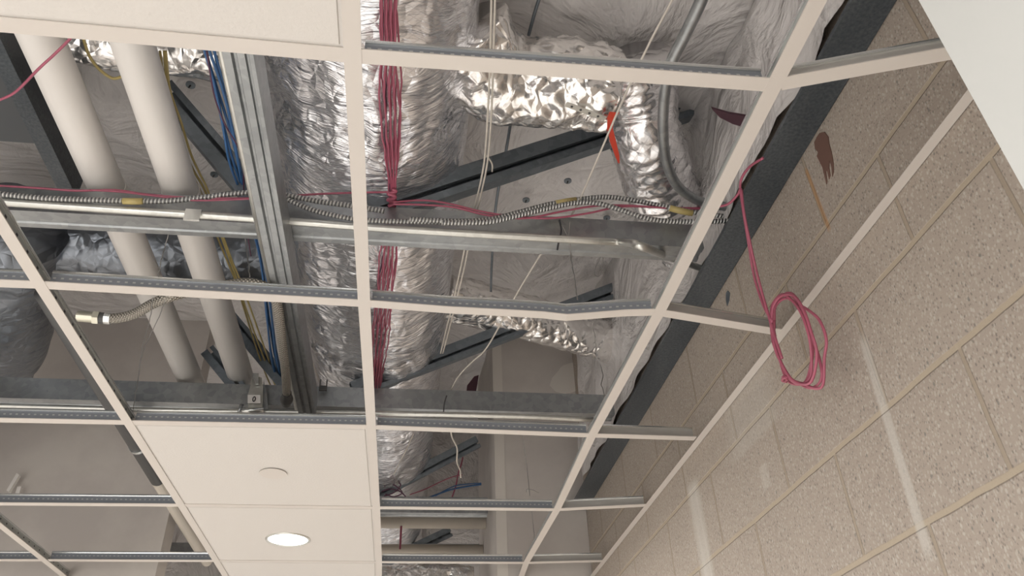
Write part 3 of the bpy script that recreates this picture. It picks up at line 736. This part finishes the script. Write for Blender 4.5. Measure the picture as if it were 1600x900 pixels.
# drop to the coil in front of the block wall
def drop(label, pts): wire('pink_cable', label, [px(x, y, X) for x, y, X in pts], .0029, 'pink', n=8)
drop('pink cable dropping over the dark beam to the coil, left strand', [(1192, 247, 1.40), (1170, 262, 1.40), (1157, 285, 1.40), (1160, 320, 1.40), (1168, 370, 1.42), (1178, 430, 1.44), (1192, 475, 1.45), (1205, 500, 1.45)])
drop('pink cable dropping over the dark beam to the coil, right strand', [(1105, 324, 1.36), (1135, 320, 1.38), (1152, 305, 1.395), (1158, 296, 1.40), (1162, 330, 1.40), (1172, 380, 1.42), (1186, 440, 1.44), (1200, 490, 1.45), (1212, 530, 1.45), (1222, 560, 1.45)])
def coil():
    r = root('cable_coil', px(1248, 530, 1.45), 'coil of pink cable hanging over the wall angle on the block wall', 'cable coil')
    loops = [
        [(1206, 505), (1208, 480), (1220, 463), (1240, 462), (1256, 485), (1268, 520), (1276, 550), (1272, 585), (1262, 600), (1240, 595), (1225, 575), (1212, 545)],
        [(1204, 500), (1207, 476), (1222, 460), (1238, 470), (1252, 490), (1264, 525), (1268, 560), (1266, 590), (1250, 600), (1232, 590), (1220, 565), (1208, 535)],
        [(1210, 500), (1212, 478), (1228, 466), (1248, 476), (1262, 484), (1280, 500), (1291, 530), (1288, 560), (1286, 600), (1274, 607), (1256, 600), (1236, 592), (1222, 570), (1210, 540)],
        [(1207, 510), (1206, 490), (1214, 470), (1230, 458), (1243, 464), (1256, 490), (1270, 530), (1280, 560), (1284, 590), (1270, 606), (1250, 600), (1230, 585), (1214, 550)],
        [(1208, 508), (1209, 484), (1218, 466), (1234, 460), (1250, 478), (1258, 500), (1270, 540), (1266, 575), (1258, 597), (1240, 600), (1228, 590), (1218, 560)]]
    for i, L in enumerate(loops):
        X = 1.452+.006*i
        P = [px(x, y, X+.004*math.sin(k+i)) for k, (x, y) in enumerate(L)]
        P.append(P[0])
        tube('cable_loop', catmull(P, 6), .0029, 'pink', r, seg=8)
    tube('wrap_turn', catmull([px(1226+4*math.sin(k*1.9), 590+3*math.cos(k*1.9)+k*.6, 1.455+.008*math.cos(k*1.9)) for k in range(8)], 5), .0029, 'pink', r, seg=8)
coil()
wire('pink_cable', 'single thin pink cable crossing the top left corner', [pz(-20, 165, 2.86), pz(0, 156, 2.86), pz(25, 143, 2.86), pz(60, 108, 2.86), pz(85, 85, 2.87), pz(108, 62, 2.88), pz(125, 40, 2.9)], .0027, 'pink')
# blue bundle
bp = [(316, 30), (325, 75), (338, 120), (350, 165), (361, 210), (371, 255), (382, 300), (395, 345), (407, 390), (415, 440), (422, 500), (430, 560), (444, 612), (452, 640)]
for k in range(6):
    t0 = (k-2.5)/2.5
    wire('blue_cable', 'blue data cable in the bundle running behind both chords', [pz(x+(9 if i < 6 else 5)*(t0+.35*math.sin(i*.9+k*1.7)), y, 2.975+.006*(k % 3)) for i, (x, y) in enumerate(bp)], .0034, 'blue', group='blue cables in the left bundle')
wire('pink_cable', 'faint purple-pink cable beside the blue bundle', [pz(x, y, 2.95) for x, y in ((323, 80), (335, 150), (352, 195), (372, 230), (380, 260), (381, 300), (383, 340), (392, 400))], .0018, 'purple')
yp = [(255, 80), (262, 140), (278, 190), (292, 240), (305, 270), (320, 300), (343, 365), (360, 410), (372, 440), (385, 480), (402, 530), (420, 580), (436, 620)]
for k in range(3):
    wire('yellow_cable', 'yellow cable running beside the right white pipe', [pz(x+(k-1)*5+1.5*math.sin(i+k*2), y, 3.02) for i, (x, y) in enumerate(yp)], .0030, 'yellow', group='yellow cables beside the white pipe')
wire('yellow_cable', 'yellow cable loop hanging between the two white pipes', [pz(x, y, 3.05) for x, y in ((128, 50), (132, 66), (140, 88), (155, 108), (175, 122), (192, 119), (203, 112))], .0035, 'yellow')
wire('blue_cable', 'short blue cable pair entering the partition edge', [py(x, y, 3.0) for x, y in ((668, 778), (690, 770), (705, 765), (730, 760), (752, 757))], .0042, 'blue')
wire('blue_cable', 'dark blue cable ending at the same knot by the partition', [py(x, y, 2.99) for x, y in ((680, 775), (694, 767), (712, 759), (735, 756), (752, 755))], .003, 'blue')
for k, L in enumerate([((600, 760), (612, 757), (622, 762), (628, 770), (616, 776), (602, 772)), ((596, 768), (610, 764), (625, 768), (634, 776)), ((600, 775), (615, 770), (626, 758), (618, 752))]):
    wire('pink_cable', ('tangled pink cable at the foot of the third truss, round loop', 'tangled pink cable at the foot of the third truss, lowest strand', 'tangled pink cable at the foot of the third truss, crossing strand')[k], [py(x, y, 2.83) for x, y in L], .003, 'purple')
wire('pink_cable', 'thin pink cable rising from the tangle to the partition edge', [py(*p, 2.95) for p in ((640, 773), (665, 764), (690, 752), (708, 745), (722, 742))], .0026, 'pink')
wire('pink_cable', 'pink cable hanging beside the partition edge', [py(*p, 3.0) for p in ((727, 690), (722, 720), (716, 740), (712, 760), (706, 778))], .0035, 'pink')
wire('pink_cable', 'short upright pink cable below the upper beige pipe', [py(*p, 3.05) for p in ((627, 822), (626, 840), (625, 858))], .005, 'pink')
# cream cords
for dx, lab in ((-2.5, 'left strand of the doubled cream cord beside the main duct'), (3, 'right strand of the doubled cream cord beside the main duct')):
    wire('cream_cord', lab, [pz(x+dx*w_, y, z) for x, y, z, w_ in ((771, -40, 2.96, 1), (770, 20, 2.96, 1), (768, 90, 2.96, .9), (766, 150, 2.96, 1), (762, 220, 2.96, 1), (757, 265, 2.955, .9), (745, 320, 2.94, .9), (732, 372, 2.94, 1), (722, 420, 2.95, 1), (708, 480, 2.96, .8), (698, 520, 2.98, .8), (690, 552, 2.99, .6))], .0024, 'cream')
wire('cream_cord', 'long single cream cord slanting across the right openings', [pz(*p) for p in ((1062, -30, 2.93), (1050, 0, 2.93), (1016, 65, 2.93), (985, 130, 2.93), (955, 198, 2.93), (925, 268, 2.93), (895, 333, 2.94), (866, 368, 2.95), (840, 405, 2.95), (803, 467, 2.95), (776, 517, 2.94), (757, 548, 2.94), (737, 566, 2.94), (715, 590, 2.93), (701, 618, 2.93))], .0026, 'cream')
wire('cream_cord', 'cream cord dangling in front of the third truss', [pz(*p) for p in ((702, 655, 2.86), (706, 682, 2.86), (714, 700, 2.86), (714, 722, 2.86), (719, 735, 2.86), (720, 746, 2.86))], .0032, 'cream')
wire('cream_cord', 'short cream cord slanting across the far main duct', [pz(*p) for p in ((646, 678, 2.88), (636, 700, 2.88), (625, 722, 2.88), (615, 742, 2.88))], .002, 'cream')
wire('cream_cord', 'cream cord beside the channel ending at the black clip', [pz(*p) for p in ((456, 370, 2.93), (462, 420, 2.93), (470, 480, 2.93), (481, 540, 2.93), (500, 600, 2.93))], .0016, 'cream')
# tie wires and hangers
def tie(label, pts, r=.0011, jit=.002, m='wire', nm='tie_wire'): wire(nm, label, [pz(*p) for p in pts], r, m, 'wire', None, 8, 6, jit)
tie('hanger wire with twisted top on the near chord, right of middle', ((874, 346, 2.87), (883, 362, 2.85), (890, 378, 2.83), (892, 400, 2.80), (897, 430, 2.7), (902, 468, 2.545)), .0013)
tie('second leg of the twisted hanger at the near chord', ((890, 346, 2.87), (889, 365, 2.85), (890, 385, 2.83), (893, 400, 2.8)), .0011)
tie('hanger wire loop in front of left white pipe', ((262, 355, 2.85), (262, 372, 2.84), (255, 395, 2.8), (247, 430, 2.6), (243, 448, 2.55)), .0012)
tie('hanger wire hanging from the hose tee down to the second chord', ((239, 466, 2.60), (234, 500, 2.66), (222, 545, 2.75), (216, 590, 2.84), (208, 640, 2.6)), .0012)
tie('slanted hanger wire crossing the left white pipe', ((258, 470, 2.58), (246, 500, 2.64), (232, 530, 2.72), (221, 560, 2.8), (215, 600, 2.84)), .0011)
tie('wavy hanger wire beside the right runner over the drywall', ((925, 505, 2.75), (930, 535, 2.75), (934, 560, 2.72), (940, 580, 2.68), (941, 600, 2.62), (943, 620, 2.56)), .0014, .005)
tie('straight hanger wire in front of the drywall at lower right', ((812, 655, 2.85), (818, 690, 2.80), (823, 730, 2.75), (828, 775, 2.62)), .0012)
tie('hooked wire end crossing the straight hanger', ((842, 770, 2.70), (833, 766, 2.7), (824, 764, 2.7), (822, 769, 2.7)), .0012)
tie('twisted hanger wire at the right runner in the fourth row', ((831, 800, 2.75), (833, 820, 2.7), (835, 840, 2.62), (838, 862, 2.56)), .0013, .004)
tie('small wire loop hanging on the plastic at right', ((940, 398, 3.2), (932, 415, 3.2), (929, 428, 3.2), (935, 432, 3.2), (940, 420, 3.2), (943, 398, 3.2)), .0016)
tie('black zip tie around the near chord', ((874, 344, 2.86), (877, 360, 2.85), (873, 378, 2.84), (871, 390, 2.84)), .0025, 0, 'black', 'zip_tie')
tie('black zip tie around the second chord', ((698, 618, 2.86), (694, 632, 2.84), (693, 650, 2.82)), .0024, 0, 'black', 'zip_tie')
tie('cream tie looped over the near right brace', ((758, 240, 2.99), (764, 248, 2.98), (769, 257, 2.97), (769, 268, 2.97)), .0022, 0, 'cream', 'zip_tie')
tie('thin vertical wire beside the yellow cables', ((379, 350, 2.9), (384, 380, 2.88), (388, 410, 2.8), (390, 432, 2.7)), .0012)
tie('dark rod standing behind the doubled cream cord', ((800, 178, 3.2), (790, 240, 3.2), (778, 300, 3.2), (772, 350, 3.2), (768, 420, 3.2), (767, 455, 3.2)), .0045, 0, 'galvanised_dark', 'seam_rod')
tie('dark rod above the nearest cross tee', ((845, -10, 3.25), (835, 22, 3.25), (826, 55, 3.25)), .0045, 0, 'galvanised_dark', 'seam_rod')
tie('thin rod hanging beside the dark beam', ((1188, 205, 2.99), (1192, 220, 2.98), (1197, 240, 2.96)), .004, 0, 'galvanised_dark', 'seam_rod')

# washers pinning the roof insulation
for (x, y, lab) in ((298, 132, 'round insulation washer right of the right white pipe, upper one'), (335, 272, 'round insulation washer by the blue cables above the near chord'),
                    (887, 282, 'round insulation washer behind the cable arch'), (948, 340, 'ragged dark washer under the armoured cables at right'),
                    (822, 312, 'small dark washer left of the cream cord')):
    p = pz(x, y, 3.30); p.z = 3.30
    for _ in range(4): p = pz(x, y, deck_z(p.x, p.y)-.05)
    r = root('insulation_washer', p, lab, 'washer')
    tube('disc', [p+Vector((0, 0, -.004)), p+Vector((0, 0, .0))], .013, 'galvanised_dark', r, seg=24, smooth=False)
    tube('pin', [p+Vector((0, 0, -.004)), p+Vector((-.003, 0, -.014))], .0022, 'iron_pipe', r, seg=8)

# perforated strap and red tape at the branch
sroot = root('perforated_strap', pz(880, 166, 3.0), 'perforated steel strap holding the foil branch at upper right', 'strap')
a, b_ = pz(884, 163, 3.0), pz(946, 186, 3.0); d = (b_-a).normalized(); s = Vector((0, 0, 1)).cross(d)
extrude('strap_bar', [(-.007, 0), (.007, 0), (.007, .002), (-.007, .002)], [a, b_], s, 'conduit_steel', sroot)
for k in range(4):
    c = a.lerp(b_, .15+.22*k); tube('strap_hole', [c+Vector((0, 0, -.0008)), c+Vector((0, 0, .0004))], .0032, 'iron_pipe', sroot, seg=12, smooth=False)
P = [pz(*p) for p in ((960, 176, 2.99), (955, 184, 2.995), (953, 200, 3.0), (958, 222, 3.005), (964, 242, 3.01), (967, 255, 3.01))]
V = []; F = []
for i, p in enumerate(P):
    wd = (.012, .009, .007, .008, .006, .002)[i]; V += [p+Vector((-wd, 0, 0)), p+Vector((wd, 0, 0)), p+Vector((wd, 0, .002)), p+Vector((-wd, 0, .002))]
for i in range(len(P)-1):
    for k in range(4): k2 = (k+1) % 4; F.append((4*i+k, 4*i+k2, 4*i+4+k2, 4*i+4+k))
F += [(0, 1, 2, 3), (20, 21, 22, 23)]
o_ = obj('red_tape', V, F, 'red_tape'); tag(o_, 'strip of red tape on the flexible foil duct', 'tape')

# torn pieces of dark insulation backing
def scrap(name, label, cat, pts, z, m='maroon', plane='z'):
    P = [(pz(x, y, z) if plane == 'z' else (px(x, y, z) if plane == 'x' else py(x, y, z))) for x, y in pts]
    c = sum(P, Vector())/len(P); off = Vector((0, 0, .008)) if plane == 'z' else (Vector((.0015, 0, 0)) if plane == 'x' else Vector((0, .02, 0)))
    n = len(P); V = P+[p+off for p in P]
    F = [tuple(range(n)), tuple(reversed(range(n, 2*n)))]+[(i, n+i, n+(i+1) % n, (i+1) % n) for i in range(n)]
    o_ = obj(name, V, F, m); tag(o_, label, cat); return o_
scrap('insulation_scrap', 'torn maroon insulation strip near the dark beam', 'insulation', ((1112, 170), (1140, 178), (1170, 183), (1206, 188), (1212, 200), (1196, 222), (1186, 205), (1165, 200), (1145, 194), (1125, 184)), 3.03)
scrap('insulation_scrap', 'maroon scrap of insulation at the drywall corner', 'insulation', ((741, 588), (748, 586), (746, 600), (742, 622), (728, 622), (730, 602)), 2.68, plane='y')
# brown drip on the block wall
scrap('paint_splash', 'brown dried splash with drips on the block wall', 'stain', ((1280, 208), (1288, 206), (1294, 214), (1295, 224), (1299, 238), (1302, 256), (1302, 269), (1300, 276), (1299, 262), (1296, 250), (1295, 262), (1297, 274), (1295, 280), (1292, 266), (1290, 268), (1292, 284), (1291, 288), (1288, 276), (1285, 262), (1281, 254), (1276, 244), (1278, 238), (1273, 232), (1272, 222), (1276, 214)), 1.5335, 'maroon', 'x')
m, nt, b = mat('brown_stain', (0.155, 0.085, 0.065), .6); bpy.data.objects['paint_splash'].data.materials[0] = m
scrap('paint_splash', 'small dark smear below the beam, left of the coil', 'stain', ((1137, 454), (1140, 458), (1139, 470), (1136, 478), (1134, 470), (1134, 458)), 1.5335, 'galvanised_dark', 'x')
# joint compound patches and corner bead on the drywall partition
for lab, c_, w_, h_ in (('pale plaster patch in the middle of the drywall partition', (893, 590), 30, 26),):
    P = [(c_[0]+w_*math.cos(a)*(1+.25*math.sin(3*a)), c_[1]+h_*math.sin(a)*(1+.2*math.cos(2*a+1))) for a in [k*math.pi/8 for k in range(16)]]
    o_ = scrap('plaster_patch', lab, 'plaster patch', P, 2.6985, 'joint_compound', 'y')
    for v in o_.data.vertices: v.co.y = 2.6985 if v.co.y < 2.705 else 2.7005
cb = box('trim_1', (1.118, YF-.002, .001), (1.165, YF+.0005, 3.94), 'joint_compound'); struct(cb)
# white offcuts at the far left
for lab, pts in (('long white plastic offcut on the ledge at left edge', ((10, 766), (14, 768), (30, 742), (26, 739))), ('short white offcut beside the longer one at left edge', ((24, 770), (30, 771), (33, 760), (27, 760)))):
    scrap('offcut', lab, 'offcut', pts, 2.65, 'pvc', 'y')
